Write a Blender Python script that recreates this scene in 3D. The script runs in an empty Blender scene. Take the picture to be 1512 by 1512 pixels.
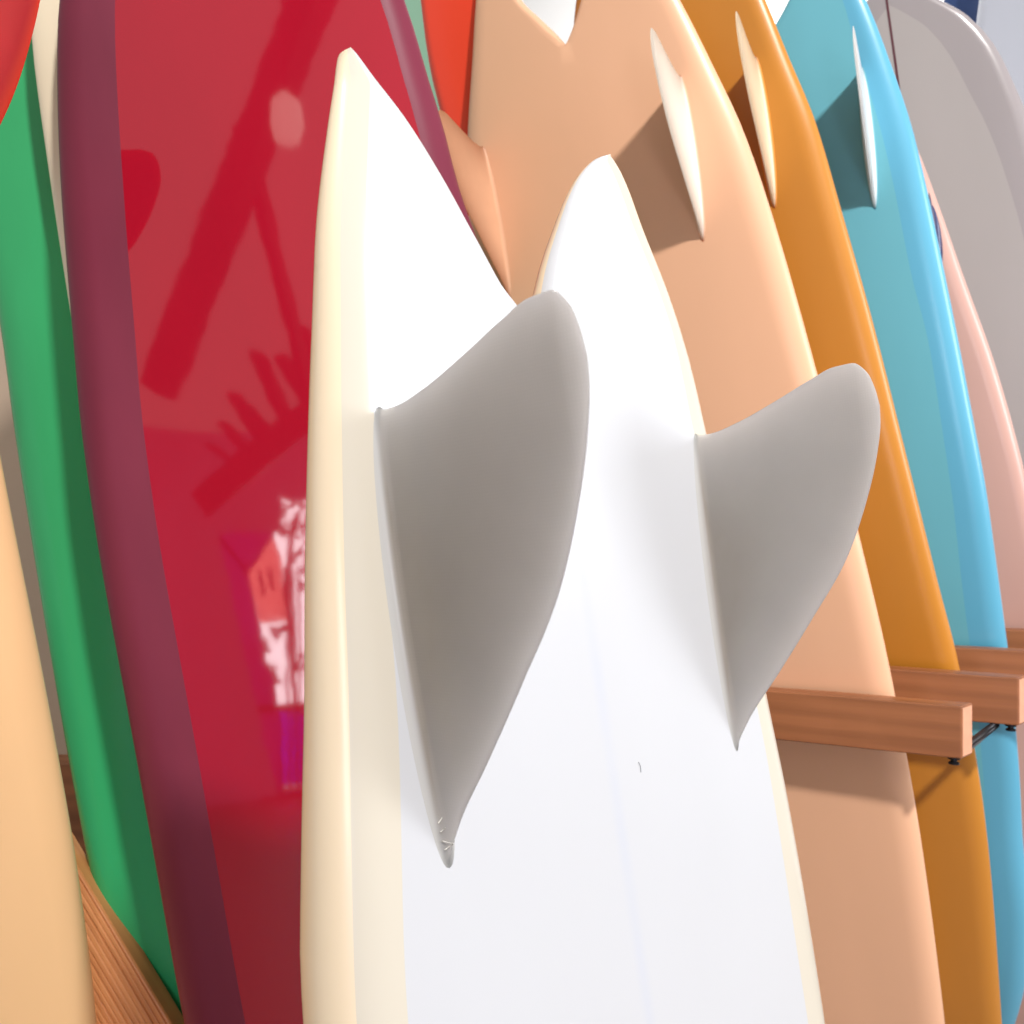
import bpy, bmesh, math, random
import numpy as np
from mathutils import Matrix, Vector
from mathutils.bvhtree import BVHTree

# ------------------------------------------------------------------ camera, world, light
scene = bpy.context.scene
col = scene.collection
CAMZ = 1.40                                   # eye height above the shop floor

cam_d = bpy.data.cameras.new('camera')
cam = bpy.data.objects.new('camera', cam_d); col.objects.link(cam)
cam.location = (0, 0, CAMZ); cam.rotation_euler = (math.radians(90), 0, 0)
cam_d.sensor_width = 36; cam_d.lens = 31.76; cam_d.clip_start = 0.02; cam_d.clip_end = 60
cam_d.dof.use_dof = True; cam_d.dof.focus_distance = 0.62; cam_d.dof.aperture_fstop = 16
scene.camera = cam

world = bpy.data.worlds.new('World'); scene.world = world; world.use_nodes = True
bg = world.node_tree.nodes['Background']
bg.inputs[0].default_value = (1.0, 0.97, 0.94, 1); bg.inputs[1].default_value = 0.60

def area_light(name, loc, target, sx, sy, power, color, shape='RECTANGLE', spread=180):
    d = bpy.data.lights.new(name, 'AREA'); d.shape = shape; d.size = sx; d.size_y = sy
    d.energy = power; d.color = color; d.spread = math.radians(spread)
    o = bpy.data.objects.new(name, d); col.objects.link(o); o.location = loc
    o.rotation_euler = (Vector(target) - Vector(loc)).to_track_quat('-Z', 'Y').to_euler()
    return o
# high shop light behind the camera, soft daylight from the open shop side on the right,
# and the low front window behind the camera whose mirror image shows in the crimson board
area_light('shop_lamp', (1.42, -2.10, CAMZ + 3.05), (0.72, 1.50, CAMZ + 0.22), 0.30, 0.30, 44, (1.0, 0.965, 0.93), 'DISK', 68)
area_light('side_daylight', (3.2, 0.25, CAMZ + 0.75), (0.2, 0.8, CAMZ), 1.0, 1.4, 54, (0.93, 0.95, 1.0))
area_light('wall_fill', (0.9, 2.7, CAMZ + 2.1), (1.0, 3.6, CAMZ + 0.9), 1.6, 0.3, 26, (1.0, 0.98, 0.96))  # added unseen fill, only brightens the back wall
WIN = dict(x0=.12, x1=.80, z0=CAMZ-1.38, z1=CAMZ+.06, y=-2.45)
area_light('window_daylight', ((WIN['x0']+WIN['x1'])/2-.16, WIN['y']-.35, (WIN['z0']+WIN['z1'])/2), ((WIN['x0']+WIN['x1'])/2-.16, 0, (WIN['z0']+WIN['z1'])/2), 1.25, 1.6, 72, (0.93, 0.96, 1.0))

vs = scene.view_settings
vs.view_transform = 'Standard'; vs.look = 'None'; vs.gamma = 1; vs.use_curve_mapping = False; vs.exposure = 0.0
scene.render.engine = 'CYCLES'
scene.render.resolution_x = 1024; scene.render.resolution_y = 1024

# ------------------------------------------------------------------ materials
def new_mat(name):
    m = bpy.data.materials.new(name); m.use_nodes = True
    nt = m.node_tree; return m, nt, nt.nodes['Principled BSDF']
def rgb(r, g, b):                      # sRGB 0-255 -> linear
    f = lambda c: (c/12.92 if c <= .04045 else ((c+.055)/1.055)**2.4)
    return (f(r/255), f(g/255), f(b/255), 1)
def resin(name, c, rough=.3, var=.06, scale=6, coat=0.0, spec=.5, bump=.02, sss=0, stretch=(1, .25, 1)):
    """tinted, sanded or polished polyester resin over glass cloth: slight cloudy tint, fine scuff relief"""
    m, nt, b = new_mat(name); N, L = nt.nodes, nt.links
    tc = N.new('ShaderNodeTexCoord'); mp = N.new('ShaderNodeMapping'); mp.inputs['Scale'].default_value = stretch
    L.new(tc.outputs['Object'], mp.inputs[0])
    n1 = N.new('ShaderNodeTexNoise'); n1.inputs['Scale'].default_value = scale; n1.inputs['Detail'].default_value = 4
    L.new(mp.outputs[0], n1.inputs['Vector'])
    hs = N.new('ShaderNodeHueSaturation'); hs.inputs['Color'].default_value = c
    mr = N.new('ShaderNodeMapRange'); mr.inputs[1].default_value = .3; mr.inputs[2].default_value = .7
    mr.inputs[3].default_value = 1 - var; mr.inputs[4].default_value = 1 + var
    L.new(n1.outputs[0], mr.inputs[0]); L.new(mr.outputs[0], hs.inputs['Value'])
    L.new(hs.outputs[0], b.inputs['Base Color'])
    b.inputs['Roughness'].default_value = rough; b.inputs['Specular IOR Level'].default_value = spec
    b.inputs['Coat Weight'].default_value = coat; b.inputs['Coat Roughness'].default_value = .02
    n2 = N.new('ShaderNodeTexNoise'); n2.inputs['Scale'].default_value = 14; n2.inputs['Detail'].default_value = 2
    L.new(tc.outputs['Object'], n2.inputs['Vector'])
    n3 = N.new('ShaderNodeTexNoise'); n3.inputs['Scale'].default_value = 900; n3.inputs['Detail'].default_value = 1
    L.new(tc.outputs['Object'], n3.inputs['Vector'])
    ad = N.new('ShaderNodeMath'); ad.operation = 'MULTIPLY_ADD'; ad.inputs[1].default_value = .02
    L.new(n3.outputs[0], ad.inputs[0]); L.new(n2.outputs[0], ad.inputs[2])
    bp = N.new('ShaderNodeBump'); bp.inputs['Strength'].default_value = bump; bp.inputs['Distance'].default_value = .01
    L.new(ad.outputs[0], bp.inputs['Height']); L.new(bp.outputs[0], b.inputs['Normal'])
    if coat: L.new(bp.outputs[0], b.inputs['Coat Normal'])
    if sss:
        b.inputs['Subsurface Weight'].default_value = sss; b.inputs['Subsurface Radius'].default_value = (.01, .008, .006)
        b.inputs['Subsurface Scale'].default_value = 1
    return m

M = {}
M['white'] = resin('white_resin', (.575, .590, .615, 1), .22, .012, 9, bump=.01)
M['white_bottom'] = resin('white_resin_over_stringer', (.575, .590, .615, 1), .22, .012, 9, bump=.01)
def add_stringer(m, x0, width, c, amount):
    nt = m.node_tree; N, L = nt.nodes, nt.links; b = N['Principled BSDF']
    src = b.inputs['Base Color'].links[0].from_socket
    tc = N.new('ShaderNodeTexCoord'); sp = N.new('ShaderNodeSeparateXYZ'); L.new(tc.outputs['Object'], sp.inputs[0])
    a = N.new('ShaderNodeMath'); a.operation = 'ADD'; a.inputs[1].default_value = -x0; L.new(sp.outputs[0], a.inputs[0])
    ab = N.new('ShaderNodeMath'); ab.operation = 'ABSOLUTE'; L.new(a.outputs[0], ab.inputs[0])
    mr = N.new('ShaderNodeMapRange'); mr.interpolation_type = 'SMOOTHSTEP'; mr.inputs[1].default_value = 0; mr.inputs[2].default_value = width; mr.inputs[3].default_value = amount; mr.inputs[4].default_value = 0
    L.new(ab.outputs[0], mr.inputs[0])
    n1 = N.new('ShaderNodeTexNoise'); n1.inputs['Scale'].default_value = 25; L.new(tc.outputs['Object'], n1.inputs['Vector'])
    mu = N.new('ShaderNodeMath'); mu.operation = 'MULTIPLY'; L.new(mr.outputs[0], mu.inputs[0]); L.new(n1.outputs[0], mu.inputs[1])
    mx = N.new('ShaderNodeMix'); mx.data_type = 'RGBA'; L.new(mu.outputs[0], mx.inputs[0]); L.new(src, mx.inputs[6]); mx.inputs[7].default_value = c
    L.new(mx.outputs[2], b.inputs['Base Color'])
add_stringer(M['white_bottom'], -.0075, .009, (.50, .54, .64, 1), .55)
M['cream_rail'] = resin('cream_resin', (.63, .585, .49, 1), .20, .02, 9, bump=.01)
M['sand_rail'] = resin('sand_edge_resin', (.80, .66, .47, 1), .22, .03, 9, bump=.01)
M['crimson'] = resin('crimson_resin', (.31, .0048, .018, 1), .04, .05, 7, spec=.72, bump=.012)
M['plum'] = resin('plum_rail_resin', (.165, .025, .048, 1), .42, .14, 10, spec=.15, bump=.02)
M['cream'] = resin('ivory_resin', (.80, .70, .52, 1), .25, .02)
M['green'] = resin('green_resin', (.031, .375, .135, 1), .22, .10, 8)
M['peach'] = resin('peach_resin', (.90, .60, .31, 1), .25, .05, 4)
M['tan'] = resin('tan_resin', (.71, .405, .25, 1), .36, .03, 6)
M['orange'] = resin('orange_resin', (.45, .178, .020, 1), .32, .06, 6)
M['blue'] = resin('sky_blue_resin', (.118, .375, .455, 1), .28, .05, 5)
M['blue_rail'] = resin('deep_sky_blue_resin', (.095, .345, .50, 1), .28, .06, 5)
M['pink'] = resin('pink_resin', (.53, .315, .265, 1), .3, .04)
M['grey'] = resin('warm_grey_resin', (.36, .328, .320, 1), .25, .03, 5)
M['grey_rail'] = resin('lilac_grey_resin', (.31, .278, .283, 1), .25, .05, 5)
M['red'] = resin('scarlet_resin', (.86, .062, .026, 1), .22, .06, 7)
M['mint'] = resin('mint_resin', (.28, .52, .38, 1), .25, .06)
M['navy'] = resin('navy_resin', (.018, .045, .14, 1), .3, .05)
M['pale_blue'] = resin('pale_blue_white_resin', (.47, .49, .555, 1), .25, .02)
M['navy_fin'] = resin('navy_fin_resin', (.03, .035, .10, 1), .25, .03)
M['hair'] = resin('grey_hair', (.12, .12, .14, 1), .5)
M['fray'] = resin('loose_glass_strands', (.70, .68, .62, 1), .4)
M['stringer_dark'] = resin('dark_red_stringer', (.09, .02, .03, 1), .35, .1)

def fin_material(name, core, rim, foot, pale=None):
    """solid glass-cloth fin: fine weave, paler clear-resin bead round the edge, blended into the board at the foot"""
    m, nt, b = new_mat(name); N, L = nt.nodes, nt.links
    at = N.new('ShaderNodeAttribute'); at.attribute_name = 'rim'
    tc = N.new('ShaderNodeTexCoord')
    w1 = N.new('ShaderNodeTexWave'); w1.wave_type = 'BANDS'; w1.bands_direction = 'Y'; w1.inputs['Scale'].default_value = 190; w1.inputs['Distortion'].default_value = .6
    w2 = N.new('ShaderNodeTexWave'); w2.wave_type = 'BANDS'; w2.bands_direction = 'Z'; w2.inputs['Scale'].default_value = 190; w2.inputs['Distortion'].default_value = .6
    n1 = N.new('ShaderNodeTexNoise'); n1.inputs['Scale'].default_value = 22; n1.inputs['Detail'].default_value = 5
    for x in (w1, w2, n1): L.new(tc.outputs['Object'], x.inputs['Vector'])
    mu = N.new('ShaderNodeMath'); mu.operation = 'MULTIPLY'; L.new(w1.outputs[1], mu.inputs[0]); L.new(w2.outputs[1], mu.inputs[1])
    mr = N.new('ShaderNodeMapRange'); mr.inputs[3].default_value = .985; mr.inputs[4].default_value = 1.02
    L.new(mu.outputs[0], mr.inputs[0])
    mr2 = N.new('ShaderNodeMapRange'); mr2.inputs[1].default_value = .3; mr2.inputs[2].default_value = .7; mr2.inputs[3].default_value = .97; mr2.inputs[4].default_value = 1.03
    L.new(n1.outputs[0], mr2.inputs[0])
    m3 = N.new('ShaderNodeMath'); m3.operation = 'MULTIPLY'; L.new(mr.outputs[0], m3.inputs[0]); L.new(mr2.outputs[0], m3.inputs[1])
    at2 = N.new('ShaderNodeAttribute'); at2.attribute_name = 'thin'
    cm = N.new('ShaderNodeMix'); cm.data_type = 'RGBA'; cm.inputs[6].default_value = core; cm.inputs[7].default_value = pale or core; L.new(at2.outputs['Fac'], cm.inputs[0])  # paler where thin: light through the fin put into the colour
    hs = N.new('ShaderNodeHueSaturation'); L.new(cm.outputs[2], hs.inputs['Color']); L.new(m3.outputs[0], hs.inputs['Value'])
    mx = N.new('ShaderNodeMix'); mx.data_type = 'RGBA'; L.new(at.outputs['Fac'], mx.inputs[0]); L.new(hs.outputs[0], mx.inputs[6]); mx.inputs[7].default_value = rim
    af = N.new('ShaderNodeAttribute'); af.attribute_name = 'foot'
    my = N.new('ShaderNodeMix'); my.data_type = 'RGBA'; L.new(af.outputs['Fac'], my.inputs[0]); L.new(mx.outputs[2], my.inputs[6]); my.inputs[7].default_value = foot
    L.new(my.outputs[2], b.inputs['Base Color'])
    b.inputs['Roughness'].default_value = .26
    th = N.new('ShaderNodeAttribute'); th.attribute_name = 'thin'
    ml = N.new('ShaderNodeMath'); ml.operation = 'MULTIPLY_ADD'; ml.inputs[1].default_value = .75; ml.inputs[2].default_value = .06; L.new(th.outputs['Fac'], ml.inputs[0])
    tl = N.new('ShaderNodeBsdfTranslucent'); L.new(my.outputs[2], tl.inputs[0])
    ms = N.new('ShaderNodeMixShader'); L.new(ml.outputs[0], ms.inputs[0]); L.new(b.outputs[0], ms.inputs[1]); L.new(tl.outputs[0], ms.inputs[2])
    L.new(ms.outputs[0], N['Material Output'].inputs[0])
    bp = N.new('ShaderNodeBump'); bp.inputs['Strength'].default_value = .02; bp.inputs['Distance'].default_value = .001
    L.new(mu.outputs[0], bp.inputs['Height']); L.new(bp.outputs[0], b.inputs['Normal'])
    return m
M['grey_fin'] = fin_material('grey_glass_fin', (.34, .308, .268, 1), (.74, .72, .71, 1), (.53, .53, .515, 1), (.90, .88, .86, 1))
M['red_fin'] = fin_material('red_glass_fin', (.66, .028, .060, 1), (.96, .14, .085, 1), (.86, .56, .27, 1))
M['white_fin_tan'] = fin_material('white_glass_fin_tan_foot', (.80, .74, .66, 1), (.84, .80, .74, 1), (.71, .405, .25, 1))
M['white_fin_orange'] = fin_material('white_glass_fin_orange_foot', (.80, .68, .50, 1), (.84, .78, .66, 1), (.66, .235, .022, 1))
M['white_fin_blue'] = fin_material('white_glass_fin_blue_foot', (.82, .82, .82, 1), (.84, .84, .84, 1), (.118, .375, .455, 1))
M['tan_fin'] = fin_material('tan_glass_fin', (.71, .405, .25, 1), (.76, .44, .26, 1), (.71, .405, .25, 1))

def wood_material(name, c1, c2, scale=1.0, rough=.45):
    """straight-grained softwood, grain along local X"""
    m, nt, b = new_mat(name); N, L = nt.nodes, nt.links
    tc = N.new('ShaderNodeTexCoord'); mp = N.new('ShaderNodeMapping'); mp.inputs['Scale'].default_value = (1.2*scale, 26*scale, 26*scale)
    L.new(tc.outputs['Object'], mp.inputs[0])
    n0 = N.new('ShaderNodeTexNoise'); n0.inputs['Scale'].default_value = 1.3; n0.inputs['Detail'].default_value = 6; n0.inputs['Distortion'].default_value = .6
    L.new(mp.outputs[0], n0.inputs['Vector'])
    wv = N.new('ShaderNodeTexWave'); wv.wave_type = 'BANDS'; wv.bands_direction = 'DIAGONAL'; wv.inputs['Scale'].default_value = 1.1
    wv.inputs['Distortion'].default_value = 5; wv.inputs['Detail'].default_value = 3; wv.inputs['Detail Scale'].default_value = .8
    L.new(mp.outputs[0], wv.inputs['Vector'])
    ad = N.new('ShaderNodeMath'); ad.operation = 'MULTIPLY_ADD'; ad.inputs[1].default_value = .22; L.new(wv.outputs[1], ad.inputs[0]); L.new(n0.outputs[0], ad.inputs[2])
    cr = N.new('ShaderNodeValToRGB'); cr.color_ramp.elements[0].position = .35; cr.color_ramp.elements[0].color = c1
    cr.color_ramp.elements[1].position = .85; cr.color_ramp.elements[1].color = c2
    L.new(ad.outputs[0], cr.inputs[0]); L.new(cr.outputs[0], b.inputs['Base Color'])
    b.inputs['Roughness'].default_value = rough
    n2 = N.new('ShaderNodeTexNoise'); n2.inputs['Scale'].default_value = 9; n2.inputs['Detail'].default_value = 6; L.new(mp.outputs[0], n2.inputs['Vector'])
    bp = N.new('ShaderNodeBump'); bp.inputs['Strength'].default_value = .15; bp.inputs['Distance'].default_value = .002
    L.new(n2.outputs[0], bp.inputs['Height']); L.new(bp.outputs[0], b.inputs['Normal'])
    return m
M['wood'] = wood_material('fir_arm_wood', (.175, .058, .019, 1), (.30, .108, .040, 1), .7)
M['wood_groove'] = wood_material('fir_plank_wood', (.52, .20, .070, 1), (.70, .31, .115, 1))
M['dark_wood'] = wood_material('dark_beam_wood', (.035, .018, .012, 1), (.07, .035, .02, 1))
def plain(name, c, rough=.6, var=.05, metal=0, scale=5):
    m = resin(name, c, rough, var, scale, bump=.05, stretch=(1, 1, 1)); m.node_tree.nodes['Principled BSDF'].inputs['Metallic'].default_value = metal
    return m
M['lit_end_wood'] = plain('fir_end_grain_lit', (.62, .31, .19, 1), .6, .06, 0, 60)  # arm end cut, with the stronger light on it put into the colour
M['wall'] = plain('white_plaster', (.86, .86, .86, 1), .8, .03, 0, 2)
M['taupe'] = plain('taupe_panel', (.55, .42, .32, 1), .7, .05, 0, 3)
M['floor'] = plain('concrete_floor', (.32, .27, .24, 1), .5, .12, 0, 1.2)
M['black_metal'] = plain('black_steel', (.015, .015, .018, 1), .35, .05, .6)
M['frame_paint'] = plain('dark_window_paint', (.05, .045, .045, 1), .4)
def glow(name, c, e):
    m, nt, b = new_mat(name); b.inputs['Base Color'].default_value = c; b.inputs['Emission Color'].default_value = c; b.inputs['Emission Strength'].default_value = e
    return m
M['lamp_glow'] = glow('lamp_glass', (.9, .8, .7, 1), 2.2)
m_, nt_, b_ = new_mat('pink_house_front'); tr = nt_.nodes.new('ShaderNodeBsdfTranslucent'); tr.inputs[0].default_value = (.8, .42, .38, 1)  # pink house outside, a translucent sheet glowing from the lamp behind
nt_.links.new(tr.outputs[0], nt_.nodes['Material Output'].inputs[0]); M['house_front'] = m_
m_, nt_, b_ = new_mat('blue_glow_film'); tr = nt_.nodes.new('ShaderNodeBsdfTranslucent'); tr.inputs[0].default_value = (.16, .10, .55, 1)  # added sheet, backlit to tint the low mirror image magenta
nt_.links.new(tr.outputs[0], nt_.nodes['Material Output'].inputs[0]); M['blue_glow'] = m_
m_, nt_, b_ = new_mat('violet_veil_sheet'); tr = nt_.nodes.new('ShaderNodeBsdfTranslucent'); tr.inputs[0].default_value = (.24, .095, .25, 1)  # added sheet, backlit for the mirrored veil left of the window
nt_.links.new(tr.outputs[0], nt_.nodes['Material Output'].inputs[0]); M['veil_sheet'] = m_
M['violet'] = plain('violet_house_window', (.10, .04, .25, 1), .5)
M['leaf'] = plain('dark_leaf', (.03, .05, .02, 1), .5)
M['pale_board'] = plain('bluish_lit_board', (.50, .48, .80, 1), .6)  # front wall, bluish light on it put into the colour

# ------------------------------------------------------------------ helpers
def tag(o, label=None, cat=None, group=None, kind=None):
    if label: o['label'] = label
    if cat: o['category'] = cat
    if group: o['group'] = group
    if kind: o['kind'] = kind
    return o
def empty(name, mat):
    o = bpy.data.objects.new(name, None); col.objects.link(o); o.matrix_world = mat; o.empty_display_size = .05
    return o
def mesh_obj(name, verts, faces, mat, parent=None, smooth=True, normals=None):
    me = bpy.data.meshes.new(name); me.from_pydata([tuple(v) for v in verts], [], [tuple(f) for f in faces]); me.update()
    if smooth: me.polygons.foreach_set('use_smooth', [True]*len(me.polygons))
    if normals is not None: me.normals_split_custom_set_from_vertices([tuple(n) for n in normals])
    me.materials.append(M[mat])
    o = bpy.data.objects.new(name, me); col.objects.link(o)
    if parent: o.parent = parent
    return o
def pchip(xs, ys):
    """monotone cubic through (xs, ys)"""
    p = sorted(zip(xs, ys)); x = np.array([a for a, _ in p], float); y = np.array([b for _, b in p], float)
    h = np.diff(x); d = np.diff(y)/h; m = np.zeros_like(y); m[0] = d[0]; m[-1] = d[-1]
    for i in range(1, len(x)-1):
        if d[i-1]*d[i] > 0:
            w1, w2 = 2*h[i]+h[i-1], h[i]+2*h[i-1]; m[i] = (w1+w2)/(w1/d[i-1]+w2/d[i])
    def f(q):
        q = np.clip(np.asarray(q, float), x[0], x[-1]); i = np.clip(np.searchsorted(x, q)-1, 0, len(h)-1)
        t = (q-x[i])/h[i]
        return (2*t**3-3*t**2+1)*y[i]+(t**3-2*t**2+t)*h[i]*m[i]+(-2*t**3+3*t**2)*y[i+1]+(t**3-t**2)*h[i]*m[i+1]
    return f
def frame(O, n, s, t):
    return Vector(O) + Vector((0, 0, CAMZ)), Vector(n), Vector(s), Vector(t)

def tube(name, pts, r, mat, parent=None, seg=12):
    V, F = [], []
    pts = [Vector(p) for p in pts]
    for i, p in enumerate(pts):
        d = (pts[min(i+1, len(pts)-1)] - pts[max(i-1, 0)]).normalized()
        a = d.orthogonal().normalized(); b = d.cross(a)
        for k in range(seg):
            g = 2*math.pi*k/seg; V.append(p + a*(r*math.cos(g)) + b*(r*math.sin(g)))
    for i in range(len(pts)-1):
        for k in range(seg): F.append((i*seg+k, i*seg+(k+1) % seg, (i+1)*seg+(k+1) % seg, (i+1)*seg+k))
    F.append(tuple(range(seg))); F.append(tuple((len(pts)-1)*seg+k for k in reversed(range(seg))))
    return mesh_obj(name, V, F, mat, parent)

# ------------------------------------------------------------------ surfboards
SURF = {}
def surfboard(name, label, fr, left, right, mats, nose, centre, left_in=None, right_in=None, notch=None,
              thick=.056, tail_thick=.013, thin_over=.45, rail=.034, lap_l=((0, .05),), lap_r=((0, .05),), edge_mat=None, group='surfboards standing tail up in the rack'):
    """A board standing on its nose. Outlines are (s, t): s along the board towards the tail, t across it.
    left/right: outer edges from low on the board to the tip; left_in/right_in: inner edges of a swallow tail from notch to tip."""
    O, n, s, t = fr
    root = empty(name, Matrix(((t.x, s.x, n.x, 0), (t.y, s.y, n.y, 0), (t.z, s.z, n.z, 0), (0, 0, 0, 1))))
    root.matrix_world = Matrix.Translation(O + s*nose) @ root.matrix_world
    tag(root, label, 'surfboard', group)
    def close_nose(edge, sign):
        pts = sorted(edge); s0, w0 = pts[0][0], abs(pts[0][1]-centre)
        out = list(pts)
        for k in (.2, .4, .6, .75, .87, .95, .985, 1.0):
            ss = s0 + (nose-s0)*k; out.append((ss, centre + sign*w0*max(0, 1-k**2.3)**.75))
        return pchip([p[0] for p in out], [p[1] for p in out]), max(p[0] for p in pts)
    fL, tipL = close_nose(left, -1); fR, tipR = close_nose(right, 1)
    if notch is None: notch = (max(tipL, tipR), centre)
    ns, ntt = notch
    base = np.concatenate([nose + (ns-nose)*(np.linspace(0, 1, 70)**1.0)])
    base[0] = nose; extra = nose + .06*np.linspace(0, 1, 8)**2
    base = np.unique(np.round(np.concatenate([base, extra]), 6))
    if left_in is None:                       # round tail: gather stations at the tip
        base = np.unique(np.round(np.concatenate([base[base < ns-.10], ns-.10*(1-np.sin(np.linspace(0, 1, 26)*math.pi/2))]), 6))
    verts, faces, kinds = [], [], []
    NC, NL, NI, NE = 10, 10, 5, 5
    def half(sign, fo, tip, inner):
        st = list(base)
        if inner is not None:
            k = np.sin(np.linspace(0, 1, 40)*math.pi/2); st += list(ns + (tip-ns)*k[1:])
            fin_ = pchip([p[0] for p in inner], [p[1] for p in inner])
        rowsB, rowsD, uB = [], [], []
        for q in st:
            to = float(fo(q))
            cf = ntt + (centre-ntt)*min(1, max(0, (ns-q)/.5))
            lobe = inner is not None and q > ns
            ti = float(fin_(q)) if lobe else cf
            W = max((ti-to)*(-sign), 1e-5)
            up = min(1, max(0, (tip-q)/thin_over)); th = tail_thick + (thick-tail_thick)*up**.8
            dn = min(1, max(0, (q-nose)/.35)); th = max(.010, th*dn**.6)
            R = min(rail*(.45+.55*up**.6), .62*W)
            ri = min(.010*min(1, max(0, (q-ns)/.03)), .25*W) if lobe else 0
            lapf = (lap_fl if sign < 0 else lap_fr)(q)
            lap = min(max(float(lapf), R*1.02), W-ri*1.02-1e-6)
            rock = -.16*max(0, (.45+nose-q)/.45)**2.4 * .6          # nose lift, towards the deck side
            d = [R*(1-math.cos(a)) for a in np.linspace(0, math.pi/2, NC)]
            d += [lap] + [lap + (W-ri-lap)*k/NL for k in range(1, NL+1)]
            d += [W - ri*(1-math.sin(a)) for a in np.linspace(0, math.pi/2, NI)[1:]] if ri > 0 else [W]*(NI-1)
            rb, rd = [], []
            for j, dd in enumerate(d):
                e = min(1, dd/R) if R > 0 else 1; fo_ = math.sqrt(max(0, 1-(1-e)**2))
                if ri > 0:
                    ei = min(1, (W-dd)/ri); fi_ = math.sqrt(max(0, 1-(1-ei)**2))
                else: fi_ = 1
                ff = fo_*fi_
                x = to - sign*dd
                camber = -.0035*((x-centre)/.25)**2
                zb = -.42*th*(1-ff) + camber
                zd = -.42*th - .58*th*ff + camber - (.010*math.sin(min(1, dd/max(W, 1e-4))*math.pi/2)*min(1, th/.05) if not lobe else 0)
                rb.append((x, q-nose, zb+rock)); rd.append((x, q-nose, zd+rock))
            rowsB.append(rb); rowsD.append(rd)
        J = len(rowsB[0])
        for rows, deck in ((rowsB, 0), (rowsD, 1)):
            o = len(verts)
            for r in rows: verts.extend(r)
            for i in range(len(rows)-1):
                for j in range(J-1):
                    a, b, c, d_ = o+i*J+j, o+i*J+j+1, o+(i+1)*J+j+1, o+(i+1)*J+j
                    f = (a, b, c, d_) if (sign < 0) != bool(deck) else (a, d_, c, b)
                    faces.append(f); kinds.append(2 if deck else ((0 if sign < 0 else 1) if j < NC else 3) if (j >= NE or not edge_mat) else (4 if sign < 0 else 5))
    lap_fl = pchip(*zip(*lap_l)) if len(lap_l) > 1 else (lambda q: lap_l[0][1])
    lap_fr = pchip(*zip(*lap_r)) if len(lap_r) > 1 else (lambda q: lap_r[0][1])
    half(-1, fL, tipL, left_in); half(1, fR, tipR, right_in)
    bm = bmesh.new(); bv = [bm.verts.new(v) for v in verts]; lay = bm.faces.layers.int.new('kind')
    for f, k in zip(faces, kinds):
        try: nf = bm.faces.new([bv[i] for i in f]); nf[lay] = k
        except ValueError: pass
    bmesh.ops.remove_doubles(bm, verts=bm.verts, dist=2e-5)
    bmesh.ops.dissolve_degenerate(bm, edges=bm.edges, dist=1e-6)
    bm.normal_update(); bm.verts.index_update()
    SURF[root.name] = BVHTree.FromBMesh(bm)
    norms = [v.normal.copy() for v in bm.verts]; cos = [v.co.copy() for v in bm.verts]
    panel, railm, deckm = mats
    for k, nm, mt in ((3, 'bottom_panel', panel), (0, 'rail', railm), (1, 'rail', railm), (2, 'deck', deckm), (4, 'rail_edge', edge_mat), (5, 'rail_edge', edge_mat)):
        if k > 3 and not edge_mat: continue
        fs = [[v.index for v in f.verts] for f in bm.faces if f[lay] == k]
        used = sorted({i for f in fs for i in f}); mp = {i: j for j, i in enumerate(used)}
        mesh_obj(nm, [cos[i] for i in used], [[mp[i] for i in f] for f in fs], mt, root, True, [norms[i] for i in used])
    bm.free()
    return root

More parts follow.
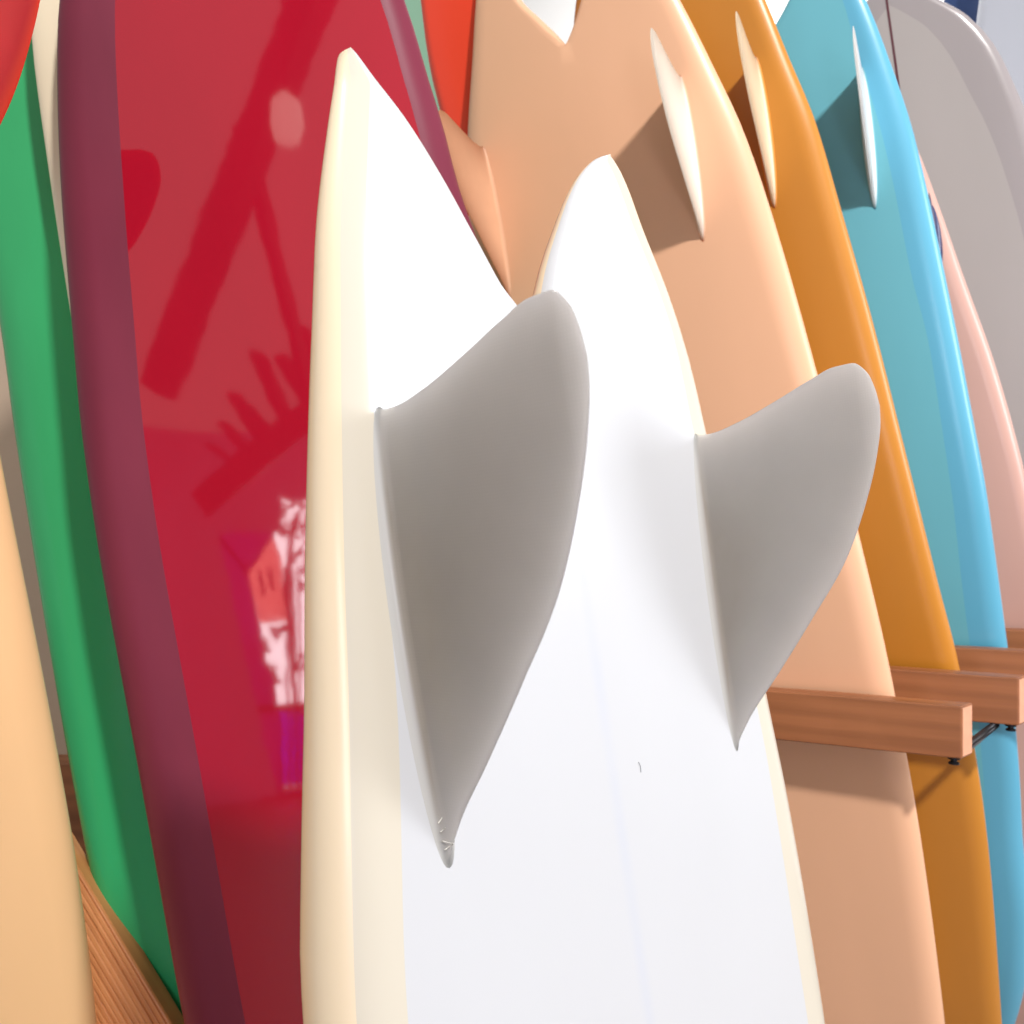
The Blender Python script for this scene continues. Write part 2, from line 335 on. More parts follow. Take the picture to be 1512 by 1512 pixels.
KEEL_T = [(0, 0), (.014, .001), (.035, .006), (.065, .0165), (.093, .0275), (.110, .033), (.122, .0335), (.131, .026), (.1350, .014), (.1365, .004)]
KEEL_L = [(0, -.235), (.006, -.226), (.017, -.209), (.040, -.180), (.074, -.135), (.103, -.094), (.121, -.056), (.1335, -.018), (.1358, -.006), (.1365, .004)]
def keel_fin(root, nose, ts, tt, mat, centre=0.0, name='fin', k=1.0, kh=None, toe=0.0, cant=0.0, thick=.0115, fillet=.0072, rim_w=.007, label=None):
    """half-moon keel fin: foiled plate, trailing edge at (s=ts, t=tt), swept out along the board normal, with a resin fillet at the foot"""
    kh = kh or k
    fT = pchip([h*kh for h, _ in KEEL_T], [b*k for _, b in KEEL_T]); fLd = pchip([h*kh for h, _ in KEEL_L], [b*k for _, b in KEEL_L])
    H = .1365*kh; NH, NQ = 54, 26
    f = fillet
    hs = np.concatenate([[-.0007], f*(1-np.cos(np.linspace(0, 1, 14)*math.pi/2)), f + (H-f)*np.sin(np.linspace(0, 1, NH)[1:]*math.pi/2)])
    V, F, rim, foot, thin = [], [], [], [], []
    def skin(x, y):                       # height of the board's bottom skin under a point of the fin foot
        hit = SURF[root.name].ray_cast(Vector((tt + x, ts - nose + y, .08)), Vector((0, 0, -1)))[0]
        return hit.z if hit else 0
    zc = skin(0, -.1)
    q = (1-np.cos(np.linspace(0, 1, NQ)*math.pi))/2
    for h in hs:
        hh = max(h, 0); b1, b0 = float(fT(hh)), float(fLd(hh))
        g = f - math.sqrt(max(0, f*f-(f-min(hh, f))**2))
        if h < 0: g = f*1.35
        e0, e1 = b0-g*.8, b1+g*.35
        c = max(e1-e0, 1e-5)
        for side in (1, -1):
            for i, u in enumerate(q):
                y = e0 + c*u
                ell = math.sqrt(max(0, 1-(2*u-1)**2))
                half = (.5*thick*(1-.70*hh/H)*ell**1.5 + .0007*ell**.3)*min(1, math.sqrt(max(0, (H-hh)/.012)))
                half += g*ell**.8
                w = max(0, 1-hh/f)
                V.append((side*half, y, h + (w*(skin(side*half, y)-zc) if w > 0 else 0)))
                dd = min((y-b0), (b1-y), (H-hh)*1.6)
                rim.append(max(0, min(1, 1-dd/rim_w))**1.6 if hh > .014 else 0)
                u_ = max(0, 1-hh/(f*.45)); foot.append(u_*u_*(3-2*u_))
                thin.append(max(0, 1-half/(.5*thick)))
    W = 2*NQ
    for i in range(len(hs)-1):
        for j in range(NQ-1):
            a = i*W+j; F.append((a, a+1, a+W+1, a+W))
            a = i*W+NQ+j; F.append((a, a+W, a+W+1, a+1))
    bm = bmesh.new(); ly = bm.verts.layers.float.new('rim'); lf = bm.verts.layers.float.new('foot'); lt = bm.verts.layers.float.new('thin'); bv = []
    for v, r, g, w in zip(V, rim, foot, thin):
        x = bm.verts.new(v); x[ly] = r; x[lf] = g; x[lt] = w; bv.append(x)
    for f in F:
        try: bm.faces.new([bv[i] for i in f])
        except ValueError: pass
    bmesh.ops.remove_doubles(bm, verts=bm.verts, dist=1e-5)
    bmesh.ops.recalc_face_normals(bm, faces=bm.faces)
    me = bpy.data.meshes.new(name); bm.to_mesh(me); bm.free()
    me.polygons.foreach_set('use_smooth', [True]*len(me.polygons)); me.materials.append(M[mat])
    o = bpy.data.objects.new(name, me); col.objects.link(o); o.parent = root
    o.location = (tt, ts-nose, zc); o.rotation_euler = (0, cant, toe)
    if label: o['label'] = label
    return o

ROW = dict(n=(-.4144, -.8887, -.1961), s=(-.1968, -.1229, .9727), t=(.8885, -.4417, .1240))
def row_frame(O): return frame(O, ROW['n'], ROW['s'], ROW['t'])
def mirror(edge, c): return [(a, 2*c-b) for a, b in edge]

# 1. the white fish in front
fr = frame((.0355, .5631, .0535), (.7176, -.694, .0587), (-.1523, -.0741, .9856), (.6796, .7162, .1589))
NOSE = -1.42
fish = surfboard('surfboard', 'white swallow-tail fish surfboard with cream rails and two grey keel fins, nearest in front', fr,
    left=[(-.75, -.252), (-.5, -.246), (-.271, -.226), (-.186, -.212), (-.121, -.200), (-.054, -.189), (.012, -.177), (.073, -.165), (.119, -.1555), (.166, -.1418), (.190, -.1340), (.198, -.1315), (.203, -.1292), (.2048, -.1275), (.2054, -.1258)],
    right=[(-.75, .247), (-.546, .244), (-.428, .239), (-.327, .231), (-.247, .220), (-.020, .175), (.033, .164), (.083, .146), (.131, .121), (.163, .105), (.174, .0955), (.178, .087)],
    left_in=[(.058, -.0085), (.076, -.027), (.114, -.051), (.147, -.071), (.178, -.094), (.193, -.110), (.2005, -.1180), (.2040, -.1225), (.2054, -.1258)],
    right_in=[(.058, -.0085), (.085, .004), (.098, .010), (.124, .026), (.157, .051), (.172, .070), (.1765, .080), (.178, .087)],
    notch=(.058, -.0085), centre=.0, nose=NOSE, mats=('white_bottom', 'cream_rail', 'sand_rail'), thick=.058, tail_thick=.010, edge_mat='sand_rail', rail=.033,
    lap_l=((-1.4, .05), (-.29, .038), (-.18, .038), (.04, .025), (.11, .0185), (.16, .0105), (.19, .0062), (.2, .0035)),
    lap_r=((-1.4, .05), (-.5, .050), (-.33, .044), (-.27, .040), (-.02, .032), (.05, .025), (.12, .012), (.16, .009)))
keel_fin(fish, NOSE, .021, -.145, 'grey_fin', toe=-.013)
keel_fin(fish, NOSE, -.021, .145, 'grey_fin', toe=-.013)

hair = tube('stray_hair', [(.0195, -.224-NOSE, .0004), (.0203, -.2265-NOSE, .0006), (.0207, -.229-NOSE, .0005), (.0205, -.2315-NOSE, .0003)], .00016, 'hair', fish, 5)
rnd = random.Random(2)
for k in range(4):
    y = -.193 - .005*k - NOSE; x = -.1525 + .0004*k; a_ = rnd.uniform(-.6, 1.0); l_ = rnd.uniform(.002, .0055) if k else .009
    tube('glass_fray', [(x, y, .001), (x + .3*l_, y + .5*l_*a_, .002 + .2*l_), (x + l_*.75, y + l_*a_, .0025 + .5*l_)], .00026, 'fray', fish, 6)

# 2. crimson board behind it on the left
NC_ = (.2079, -.9781, 0.0)
fr = frame((-.2881, .970, .3316), NC_, (-.1747, -.0371, .9839), (.9624, .2046, .1786))
L = [(-1.1, -.222), (-.858, -.222), (-.700, -.220), (-.550, -.218), (-.367, -.216), (-.222, -.210), (-.115, -.200), (.027, -.185), (.167, -.163), (.237, -.147), (.32, -.115), (.39, -.06), (.42, -.015), (.43, .04)]
R_ = [(-1.1, .298), (-.6, .296), (-.3, .284), (-.15, .268), (.011, .240), (.070, .235), (.112, .229), (.214, .215), (.30, .185), (.37, .142), (.415, .09), (.43, .04)]
surfboard('surfboard', 'glossy crimson surfboard with dark plum rails, mirroring a shop window', fr, L, R_, ('crimson', 'plum', 'plum'),
    nose=-1.70, centre=.04, thick=.062, rail=.036, lap_l=((-1.7, .066), (-.4, .066), (.0, .067), (.2, .061), (.42, .045)), lap_r=((-1.7, .040), (.42, .030)))

# 3. ivory board behind the crimson one
fr = frame((-.3035, 1.043, .3303), NC_, (-.1747, -.0371, .9839), (.9624, .2046, .1786))
L = [(-1.0, -.232), (-.5, -.224), (-.2, -.215), (.018, -.208), (.102, -.204), (.193, -.199), (.246, -.194), (.284, -.188), (.38, -.16), (.44, -.10), (.46, -.02)]
surfboard('surfboard', 'ivory surfboard of which only a thin left edge shows beside the crimson one', fr, L, mirror(L, -.02), ('cream', 'cream', 'cream'), nose=-1.70, centre=-.02, rail=.03, thick=.038)

# 4. green board at the left
k = .9586
fr = frame((-.33*k, 1.166*k, .332*k), NC_, (-.188, -.040, .9813), (.9599, .2040, .1922))
L = [(-1.1, -.343), (-.734*k, -.353*k), (-.594*k, -.350*k), (-.447*k, -.345*k), (-.309*k, -.339*k), (-.173*k, -.332*k), (-.047*k, -.323*k), (.2, -.300), (.38, -.26), (.52, -.19), (.58, -.12), (.59, -.08)]
surfboard('surfboard', 'green surfboard leaning at the left between the peach and the crimson boards', fr, L, mirror(L, -.08), ('green', 'green', 'green'), nose=-1.66, centre=-.08, rail=.030, thick=.05)

# 5. peach board at the left border with a red fin
fr = frame((-.482, .850, -.028), (.9255, -.3739, -.0599), (.0321, -.0802, .9963), (.3773, .9240, .0622))
R_ = [(-1.0, .155), (-.75, .149), (-.552, .135), (-.350, .107), (-.230, .085), (-.144, .068), (.110, .016), (.28, -.014), (.45, -.036), (.56, -.058), (.66, -.090), (.71, -.125), (.72, -.16)]
NOSE = -1.32
pb = surfboard('surfboard', 'peach surfboard cut off by the left border, carrying a red fin', fr, mirror(R_, -.16), R_, ('peach', 'peach', 'peach'), nose=NOSE, centre=-.16, rail=.055, thick=.07)
keel_fin(pb, NOSE, .474, -.060, 'red_fin', centre=-.16, thick=.010, rim_w=.026)

# 6. tan fish behind the white one
O = (.109, 1.401, .616); NOSE = -1.98
fr = row_frame(O)
R_ = [(-1.532, .319), (-1.209, .325), (-.962, .319), (-.701, .302), (-.447, .278), (-.251, .256), (-.097, .232), (.019, .201), (.115, .172), (.18, .148), (.23, .122), (.25, .105), (.255, .094)]
L = [(-1.532, -.34), (-1.209, -.345), (-.962, -.338), (-.701, -.320), (-.447, -.293), (-.251, -.265), (-.097, -.236), (.018, -.210), (.150, -.167), (.225, -.142), (.27, -.124), (.29, -.108), (.295, -.097)]
tan = surfboard('surfboard', 'tan swallow-tail surfboard with a white fin, directly behind the white fish', fr, L, R_, ('tan', 'tan', 'tan'),
    left_in=[(.106, -.007), (.130, -.021), (.158, -.040), (.198, -.067), (.25, -.084), (.285, -.092), (.295, -.097)],
    right_in=[(.106, -.007), (.131, .009), (.164, .029), (.21, .055), (.24, .076), (.252, .086), (.255, .094)],
    notch=(.106, -.007), centre=-.009, nose=NOSE, rail=.04, thick=.05, tail_thick=.014)
keel_fin(tan, NOSE, .006, .157, 'white_fin_tan', toe=-.03, kh=1.09, thick=.011)
keel_fin(tan, NOSE, .003, -.177, 'tan_fin', toe=-.02, kh=1.06, k=1.04, thick=.011)

tube('lap_seam', [(-.112, .165-NOSE, -0.0015), (-.088, .135-NOSE, -0.0013), (-.062, .094-NOSE, -0.0011), (-.041, .054-NOSE, -0.0010), (-.023, .012-NOSE, -0.0009), (-.014, -.032-NOSE, -0.0009)], .0008, 'tan', tan, 8)

# 7. orange board
O = (.276, 1.509, .742); NOSE = -2.10
fr = row_frame(O)
R_ = [(-1.744, .281), (-1.301, .301), (-1.074, .294), (-.924, .280), (-.712, .261), (-.483, .240), (-.279, .216), (-.146, .199), (-.037, .174), (.060, .152), (.14, .130), (.2, .105), (.22, .092), (.225, .083)]
L = mirror(R_, -.016)
org = surfboard('surfboard', 'orange surfboard with a pale fin, between the tan and the blue boards', fr, L, R_, ('orange', 'orange', 'orange'),
    left_in=[(.09, -.016), (.13, -.05), (.18, -.085), (.215, -.107), (.225, -.115)], right_in=[(.09, -.016), (.13, .02), (.18, .055), (.215, .076), (.225, .083)],
    notch=(.09, -.016), centre=-.016, nose=NOSE, rail=.036, thick=.046)
keel_fin(org, NOSE, -.025, .125, 'white_fin_orange', toe=-.03, kh=1.09, thick=.011)

# 8. blue board
O = (.477, 1.615, .794); NOSE = -2.15
fr = row_frame(O)
R_ = [(-1.504, .218), (-1.339, .229), (-1.099, .237), (-.856, .237), (-.631, .229), (-.389, .216), (-.175, .200), (-.031, .176), (.067, .154), (.13, .130), (.17, .108), (.185, .094), (.19, .085)]
L = mirror(R_, -.018)
blu = surfboard('surfboard', 'sky blue surfboard with darker blue rails and a white fin', fr, L, R_, ('blue', 'blue_rail', 'blue_rail'),
    left_in=[(.052, -.018), (.074, -.040), (.107, -.069), (.15, -.098), (.182, -.114), (.19, -.121)], right_in=[(.052, -.018), (.074, .004), (.107, .033), (.15, .062), (.182, .078), (.19, .085)],
    notch=(.052, -.018), centre=-.018, nose=NOSE, rail=.036, thick=.05, lap_l=((0, .055),), lap_r=((-2, .06), (-1.089, .062), (-.744, .054), (-.523, .047), (-.40, .052), (-.28, .05), (-.05, .045), (.1, .03)))
keel_fin(blu, NOSE, -.044, .133, 'white_fin_blue', toe=-.045, kh=1.09, thick=.011)

# 9. pink board
O = (.724, 1.775, .607); NOSE = -1.98
fr = row_frame(O)
R_ = [(-1.2, .20), (-.8, .198), (-.575, .187), (-.520, .182), (-.355, .161), (-.162, .125), (-.025, .100), (.098, .074), (.18, .045), (.24, .0), (.26, -.05)]
pk = surfboard('surfboard', 'pale pink surfboard with a dark fin, peeping out between the blue and the grey boards', fr, mirror(R_, -.05), R_, ('pink', 'pink', 'pink'), nose=NOSE, centre=-.05, rail=.03, thick=.05)
keel_fin(pk, NOSE, -.028, .086, 'navy_fin', k=.50, kh=.55, toe=.0, thick=.008)

# 10. grey round-tail longboard
O = (.882, 2.10, 1.111); NOSE = -2.48
fr = row_frame(O)
R_ = [(-1.6, .30), (-1.0, .295), (-.6, .282), (-.40, .268), (-.25, .249), (-.193, .235), (-.095, .206), (-.013, .160), (.032, .117), (.070, .073), (.092, .040), (.100, .0)]
gry = surfboard('surfboard', 'grey round-tail longboard with a thin dark centre line and darker rails', fr, mirror(R_, 0), R_, ('grey', 'grey_rail', 'grey_rail'), nose=NOSE, centre=0, rail=.035, thick=.06, lap_l=((0, .085),), lap_r=((-2.4, .07), (-.54, .066), (-.36, .075), (-.13, .090), (.1, .075)))
mesh_obj('stringer', [(-.0025, .4, .0006), (.0025, .4, .0006), (.0025, -NOSE+.094, .0006), (-.0025, -NOSE+.094, .0006), (-.0025, .4, -.004), (.0025, .4, -.004), (.0025, -NOSE+.094, -.004), (-.0025, -NOSE+.094, -.004)],
         [(0, 1, 2, 3), (4, 7, 6, 5), (0, 4, 5, 1), (2, 6, 7, 3), (0, 3, 7, 4), (1, 5, 6, 2)], 'stringer_dark', gry, smooth=False)

# 11. scarlet board left of the tan one
k = .923; O = (-.08*k, 1.615*k, .794*k); NOSE = -1.98
rs, rn = Vector(ROW['s']), Vector(ROW['n'])
fr = frame(O, (rn - rs*.10).normalized(), (rs + rn*.10).normalized(), ROW['t'])
L = [(-1.2, -.22), (-.8, -.19), (-.4, -.13), (-.2, -.092), (-.081*k, -.079*k), (-.008, -.073), (.142*k, -.062*k), (.207*k, -.047*k), (.28, -.02), (.30, .02)]
surfboard('surfboard', 'scarlet surfboard showing between the crimson and the tan boards', fr, L, mirror(L, .02), ('red', 'red', 'red'), nose=NOSE, centre=.02, rail=.022, thick=.04, tail_thick=.014)
# 12. mint board behind it
O = (-.16, 1.838, .973); NOSE = -2.3
fr = row_frame(O)
L = [(-1.2, -.26), (-.6, -.24), (-.2, -.19), (.0, -.155), (.104, -.12), (.2, -.085), (.3, -.03), (.31, .0)]
surfboard('surfboard', 'mint green surfboard, a sliver seen above the crimson board', fr, L, mirror(L, 0), ('mint', 'mint', 'mint'), nose=NOSE, centre=0, rail=.025, thick=.05)
# 13, 14. far boards at the top right
O = (1.484, 2.524, 1.317); NOSE = -2.72
fr = row_frame(O)
L = [(-1.4, -.27), (-.6, -.24), (-.2, -.205), (.006, -.176), (.085, -.159), (.162, -.140), (.229, -.121), (.33, -.08), (.38, -.03), (.39, .0)]
surfboard('surfboard', 'pale bluish white surfboard in the top right corner behind the grey one', fr, L, mirror(L, 0), ('pale_blue', 'pale_blue', 'pale_blue'), nose=NOSE, centre=0, rail=.03)
O = (1.36, 2.72, 1.54); NOSE = -2.95
fr = row_frame(O)
L = [(-1.4, -.25), (-.6, -.20), (-.2, -.09), (-.022, -.055), (.017, -.052), (.073, -.049), (.2, -.03), (.25, 0)]
surfboard('surfboard', 'navy blue surfboard, a small piece showing above the grey longboard', fr, L, mirror(L, 0), ('navy', 'navy', 'navy'), nose=NOSE, centre=0, rail=.025, thick=.045)

# ------------------------------------------------------------------ rack arms
ARM_D = Vector((.906, -.4233, 0)).normalized(); ARM_W = Vector((.4233, .906, 0)).normalized()
def box_mesh(name, lx, wy, hz, mat, parent=None, bevel=.003, skew=0.0, jitter=0):
    """timber with the far end at x=0, running back to x=-lx; top front edge at y=0, z=0"""
    bm = bmesh.new(); segs = 14; rings = []
    rnd = random.Random(hash(name) % 97)
    for i in range(segs+1):
        x = -lx*(1-i/segs)
        sk = skew if i == segs else 0
        r = []
        for (y, z) in ((0, -hz), (wy, -hz), (wy, 0), (0, 0)):
            j = (rnd.uniform(-jitter, jitter) if 0 < i < segs else 0)
            r.append(bm.verts.new((x + sk*y, y + j, z + (j if z == 0 else 0))))
        rings.append(r)
    for i in range(segs):
        for k in range(4):
            bm.faces.new((rings[i][k], rings[i+1][k], rings[i+1][(k+1) % 4], rings[i][(k+1) % 4]))
    bm.faces.new(rings[0]); bm.faces.new(list(reversed(rings[-1])))
    bmesh.ops.recalc_face_normals(bm, faces=bm.faces)
    sharp = [e for e in bm.edges if len(e.link_faces) == 2 and e.calc_face_angle() > .8]
    bmesh.ops.bevel(bm, geom=sharp, offset=bevel, segments=3, profile=.6, affect='EDGES')
    me = bpy.data.meshes.new(name); bm.to_mesh(me); bm.free()
    me.materials.append(M[mat]); o = bpy.data.objects.new(name, me); col.objects.link(o)
    if parent: o.parent = parent
    return o
def lathe(name, prof, mat, parent, seg=20):
    V, F = [], []
    for r, z in prof:
        for a in range(seg): V.append((r*math.cos(2*math.pi*a/seg), r*math.sin(2*math.pi*a/seg), z))
    for i in range(len(prof)-1):
        for a in range(seg): F.append((i*seg+a, i*seg+(a+1) % seg, (i+1)*seg+(a+1) % seg, (i+1)*seg+a))
    F.append(tuple(reversed(range(seg)))); F.append(tuple((len(prof)-1)*seg+a for a in range(seg)))
    return mesh_obj(name, V, F, mat, parent, smooth=False)
arm_labels = ['arm in front of the tan surfboard, the nearest one', 'arm in front of the orange surfboard', 'arm in front of the blue surfboard', 'arm in front of the pink surfboard, farthest back']
arm_spots = [(.6471, 1.300, -.2797), (.8018, 1.430, -.2626), (1.02, 1.535, -.2455), (1.20, 1.680, -.2322)]
AM = Matrix(((ARM_D.x, ARM_W.x, 0, 0), (ARM_D.y, ARM_W.y, 0, 0), (0, 0, 1, 0), (0, 0, 0, 1)))
rack = empty('surfboard_rack', Matrix.Translation((.2, 1.6, 0)))
tag(rack, 'wooden surfboard rack with square arms standing out between the boards', 'rack')
RI = rack.matrix_world.inverted()
for p, lab in zip(arm_spots, arm_labels):
    arm = box_mesh('arm', .62, .036, .076, 'wood', rack, skew=.42, jitter=.0005)
    arm.matrix_local = RI @ Matrix.Translation(Vector(p) + Vector((0, 0, CAMZ))) @ AM
    arm['label'] = lab
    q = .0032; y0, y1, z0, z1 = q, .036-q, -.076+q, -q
    mesh_obj('lit_end_grain', [(.42*y+.0006, y, z) for y, z in ((y0, z0), (y1, z0), (y1, z1), (y0, z1))] + [(.42*y-.004, y, z) for y, z in ((y0, z0), (y1, z0), (y1, z1), (y0, z1))],
             [(0, 1, 2, 3), (4, 7, 6, 5), (0, 4, 5, 1), (1, 5, 6, 2), (2, 6, 7, 3), (3, 7, 4, 0)], 'lit_end_wood', arm, smooth=False)
    ft = lathe('foot_screw', [(.0085, 0), (.0085, -.004), (.0045, -.005), (.0045, -.008), (.0075, -.009), (.0075, -.0115), (.003, -.0125)], 'black_metal', arm)
    ft.location = (-.010, .012, -.0755)
# ------------------------------------------------------------------ setting: floor, wall
def sheet(name, pts, mat, kind='structure'):
    o = mesh_obj(name, pts, [tuple(range(len(pts)))], mat, None, smooth=False); tag(o, kind=kind); return o
sheet('floor', [(-6, -6, 0), (6, -6, 0), (6, 7, 0), (-6, 7, 0)], 'floor')
wn = Vector((-.4233, -.906, 0)); wt = Vector((.906, -.4233, 0)); wc = -wn*3.6
a, b = wc - wt*6, wc + wt*6
sheet('wall_back', [(a.x, a.y, 0), (b.x, b.y, 0), (b.x, b.y, 4), (a.x, a.y, 4)], 'wall')

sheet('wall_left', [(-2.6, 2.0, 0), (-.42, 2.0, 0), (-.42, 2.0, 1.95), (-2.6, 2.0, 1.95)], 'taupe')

# rods under the arms, linking their ends
for dz in (0, .009):
    p, q = Vector((.660, 1.332, -.3505 - dz + CAMZ)), Vector((.786, 1.4645, -.3400 - dz*.6 + CAMZ))
    o = tube('steel_rod', [p, p.lerp(q, .5), q], .0042, 'black_metal'); o.parent = rack; o.matrix_local = RI

# grooved brace at the bottom left, back rail behind the green board
P0 = Vector((-.523, 1.075, -.414 + CAMZ)); P1 = Vector((-.397, 1.055, -.600 + CAMZ))
ax = (P1-P0).normalized(); fn = Vector((0.06, -1, 0)); fn = (fn - ax*fn.dot(ax)).normalized(); wd = ax.cross(fn).normalized()
if wd.x > 0: wd = -wd
sgn = ax.cross(wd).dot(fn)
prof = []                                                      # fluted face: ridges 6.4 mm apart
nr, pitch = 22, .0064
for i in range(nr):
    gd = .0012 + .0012*random.Random(i).random(); sh = .22*random.Random(i+50).random()
    for u, z in ((.0, -gd), (.10, -gd), (.2+sh*.3, -.0004), (.34+sh*.3, 0), (.74+sh, 0), (.95, -.0005)): prof.append((.004 + pitch*(i+u), z))
prof = [(0, -.03), (0, -.003), (.0012, -.0008), (.0030, 0)] + prof + [(.004+pitch*nr, 0), (.004+pitch*nr, -.03)]
V, F = [], []
for x in np.linspace(-.16, .95, 12):
    for w, z in prof: V.append((x, w, z))
m = len(prof)
for i in range(11):
    for j in range(m): F.append((i*m+j, i*m+(j+1) % m, (i+1)*m+(j+1) % m, (i+1)*m+j))
F.append(tuple(range(m))); F.append(tuple(11*m+j for j in reversed(range(m))))
br = mesh_obj('rack_brace', V, F, 'wood_groove', None, smooth=False)
br.matrix_world = Matrix(((ax.x, wd.x, fn.x, P0.x), (ax.y, wd.y, fn.y, P0.y), (ax.z, wd.z, fn.z, P0.z), (0, 0, 0, 1)))
bm = bmesh.new(); bm.from_mesh(br.data); bmesh.ops.recalc_face_normals(bm, faces=bm.faces); bm.to_mesh(br.data); bm.free()
br.name = 'brace'; br.parent = rack; br.matrix_local = RI @ br.matrix_world; br['label'] = 'slanting grooved brace at the bottom left'
rail = box_mesh('back_rail', 1.2, .06, .165, 'wood', rack)
rail.matrix_local = RI @ Matrix.Translation((-.55, 1.50, -.418 + CAMZ)); rail['label'] = 'brown rail behind the left edge of the green board'

# what the crimson board mirrors: front window, peg rail, braces and a hanging lamp, all behind the camera
def timber(name, p, q, w, mat, label, cat):
    p, q = Vector(p) + Vector((0, 0, CAMZ)), Vector(q) + Vector((0, 0, CAMZ))
    d = q-p; o = box_mesh(name, d.length, w, w, mat, None, bevel=.006)
    o.matrix_world = Matrix.Translation(q) @ d.to_track_quat('X', 'Z').to_matrix().to_4x4() @ Matrix.Translation((0, -w/2, w/2))
    tag(o, label, cat); return o
timber('ceiling_brace', (-.35, -1.52, .42), (.42, -.85, 2.15), .12, 'dark_wood', 'broad dark diagonal beam mirrored across the upper part of the crimson board', 'beam')
timber('roof_strut', (-.02, -1.25, 1.34), (.27, -1.44, .42), .055, 'dark_wood', 'narrow dark strut mirrored right of the broad diagonal beam on the crimson board', 'beam')
root = empty('peg_rail', Matrix.Translation(Vector((0, 0, CAMZ)))); tag(root, 'dark rail with upright pegs mirrored in the middle of the crimson board', 'rail')
A, B = Vector((-.15, -2.03, -.01)), Vector((.45, -1.93, .46)); d = B-A
o = box_mesh('rail', d.length, .16, .13, 'dark_wood', root, bevel=.01)
o.matrix_local = Matrix.Translation(B) @ d.to_track_quat('X', 'Z').to_matrix().to_4x4() @ Matrix.Translation((0, -.08, .09))
for (tx, ty, tz), r in (((-.129, -2.005, .275), .026), ((-.064, -1.992, .37), .031), ((-.006, -1.975, .49), .044), ((.04, -1.96, .45), .034), ((.106, -1.933, .675), .046), ((.215, -1.918, .665), .046), ((.31, -1.875, .80), .05)):
    g = (tx-A.x)/d.x; foot = A + d*min(1, g+.28) + Vector((0, 0, .02)); top = Vector((tx, ty, tz))
    ps = [foot + (top-foot)*k for k in (0, .4, .7, .88, .95, .985, 1.0)]
    V, F = [], []; rs = [r, r, r, r*.97, r*.8, r*.5, r*.05]
    for p, rr in zip(ps, rs):
        for a_ in range(14): V.append(p + Vector((rr*math.cos(a_*math.pi/7), rr*math.sin(a_*math.pi/7), 0)))
    for i in range(6):
        for a_ in range(14): F.append((i*14+a_, i*14+(a_+1) % 14, (i+1)*14+(a_+1) % 14, (i+1)*14+a_))
    mesh_obj('peg', V, F, 'dark_wood', root)
# front window
root = empty('shop_window', Matrix.Translation((0, WIN['y'], 0))); tag(root, 'bright front window mirrored low in the crimson board', 'window')
def bar(name, x0, x1, z0, z1, y0, y1, mat):
    V = [(x, y, z) for x in (x0, x1) for y in (y0, y1) for z in (z0, z1)]
    return mesh_obj(name, V, [(0, 1, 3, 2), (4, 6, 7, 5), (0, 4, 5, 1), (2, 3, 7, 6), (0, 2, 6, 4), (1, 5, 7, 3)], mat, root, smooth=False)
x0, x1, z0, z1 = WIN['x0'], WIN['x1'], WIN['z0'], WIN['z1']
bar('wall_panel', x1, x1+.6, 0, z1+.30, -.10, 0, 'pale_board')
bar('wall_panel', .2855, x1-.0005, z1, z1+.30, -.10, 0, 'pale_board'); bar('wall_panel', x0+.0005, x1-.0005, 0, z0, -.10, 0, 'frame_paint')
def slab(name, pts, y, mat, parent, d=.006):
    """flat piece in the window plane from (x, z) points"""
    nP = len(pts); V = [(x, y, z+CAMZ) for x, z in pts] + [(x, y-d, z+CAMZ) for x, z in pts]
    F = [tuple(range(nP)), tuple(reversed(range(nP, 2*nP)))] + [(i, i+nP, (i+1) % nP + nP, (i+1) % nP) for i in range(nP)]
    return mesh_obj(name, V, F, mat, parent, smooth=False)
slab('wall_panel', [(-.55, -1.395), (.235, -1.395), (.128, -.968), (-.05, -.115), (.02, -.10), (.255, -.105), (.285, -.06), (.285, .36), (-.55, .36)], -.001, 'pale_board', root, .10)
slab('veil_sheet', [(-.06, -.09), (.112, -.302), (.175, -.556), (.200, -.74), (.235, -.80), (.270, -1.05), (.285, -1.39), (.20, -1.39), (.09, -.968)], -.12, 'veil_sheet', root)
slab('veil_sheet', [(-.07, -.105), (.108, -.325), (.262, -.130), (.28, -.05), (-.07, -.05)], -.118, 'veil_sheet', root)
slab('added_blue_sheet', [(.27, -1.375), (.79, -1.375), (.79, -1.00), (.26, -1.00)], -.14, 'blue_glow', root)
slab('house_front', [(.112, -.302), (.262, -.128), (.300, -.239), (.318, -.545), (.179, -.556)], -.13, 'house_front', root)
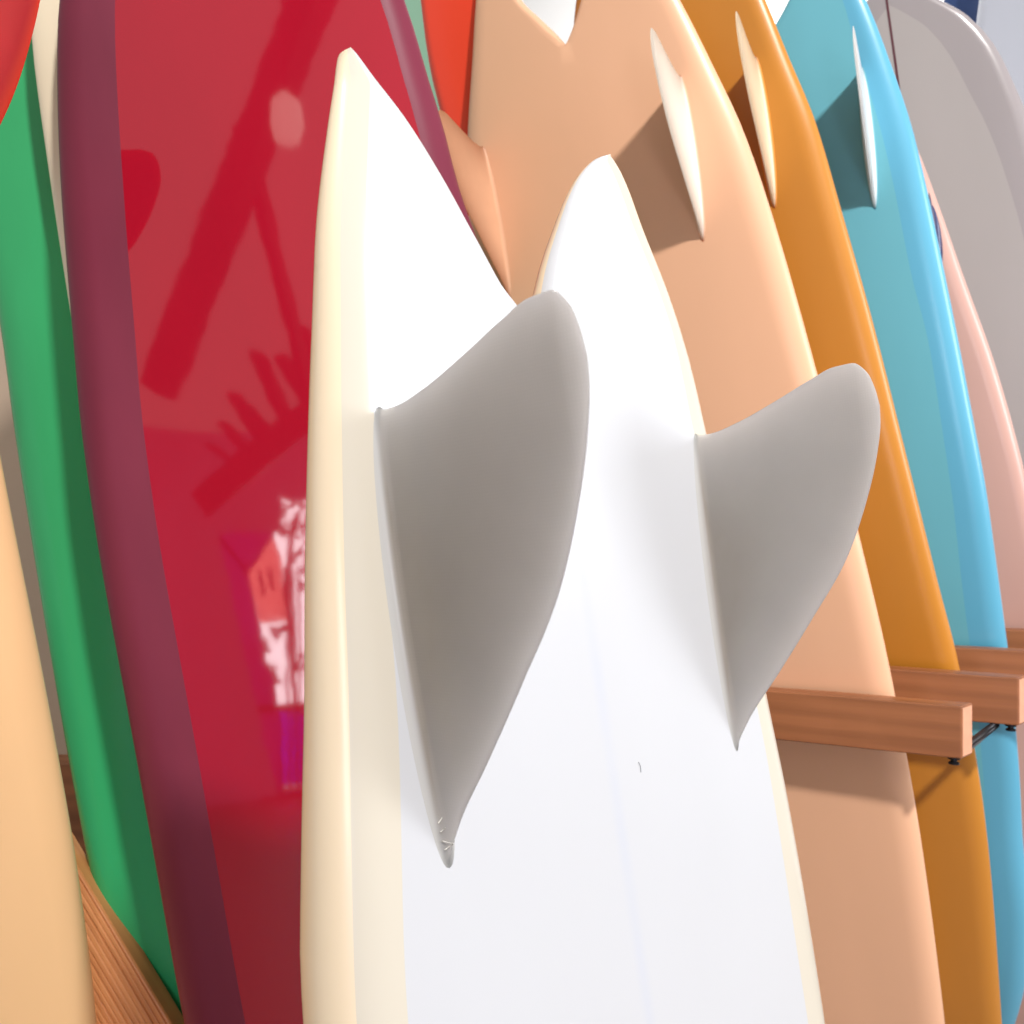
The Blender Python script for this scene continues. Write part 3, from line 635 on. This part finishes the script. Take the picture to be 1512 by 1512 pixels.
slab('house_window', [(.172, -.302), (.192, -.300), (.205, -.425), (.186, -.432)], -.11, 'violet', root); slab('house_window', [(.227, -.290), (.246, -.288), (.258, -.394), (.238, -.400)], -.11, 'violet', root)  # dark windows of the pink house
for xx, w_ in ((.300, .012), (.335, .018), (.372, .010), (.60, .03)): bar('mullion', xx, xx+w_, z0, z1-.35, -.07, -.045, 'frame_paint')
bar('glazing_bar', x0+.001, x1-.001, CAMZ-.985, CAMZ-.945, -.042, -.02, 'frame_paint')
rnd = random.Random(4)
tree = empty('potted_tree', Matrix.Translation((.40, WIN['y']-.22, 0))); tag(tree, 'dark leafy tree outside the front window, mirrored in the crimson board', 'tree')
tube('trunk', [(0, 0, .02), (-.03, .01, .5), (-.06, .0, .9), (-.03, .01, 1.3)], .016, 'dark_wood', tree)
V, F = [], []
for cx, cz, rx, rz, n_ in ((-.03, 1.38, .10, .13, 34), (.04, 1.10, .09, .10, 20), (-.22, .70, .10, .05, 16), (-.20, .50, .09, .16, 22), (.02, .62, .08, .04, 14), (.1, 1.3, .12, .15, 20), (-.10, .80, .07, .035, 12)):
    for _ in range(n_):
        a_ = rnd.uniform(0, 6.28); r_ = rnd.random()**.5; c = Vector((cx + rx*r_*math.cos(a_), rnd.uniform(-.05, .05), cz + rz*r_*math.sin(a_)))
        d1 = Vector((rnd.uniform(-1, 1), rnd.uniform(-.4, .4), rnd.uniform(-1, 1))).normalized()*rnd.uniform(.02, .05); d2 = d1.cross(Vector((rnd.uniform(-.4, .4), 1, rnd.uniform(-.4, .4)))).normalized()*.016
        o_ = len(V); V += [c-d1, c+d2, c+d1, c-d2]; F.append((o_, o_+1, o_+2, o_+3))
mesh_obj('crown', V, F, 'leaf', tree, smooth=False)
# hanging lamp
root = empty('pendant_lamp', Matrix.Translation((.118, -1.02, CAMZ + 1.285))); tag(root, 'small pale hanging lamp mirrored near the top of the crimson board', 'lamp')
lathe('shade', [(.02, .085), (.055, .06), (.062, -.02), (.045, -.075), (.01, -.08)], 'lamp_glow', root, 6)
tube('cord', [(0, 0, .08), (-.02, .05, .5), (-.04, .09, .9)], .006, 'black_metal', root)
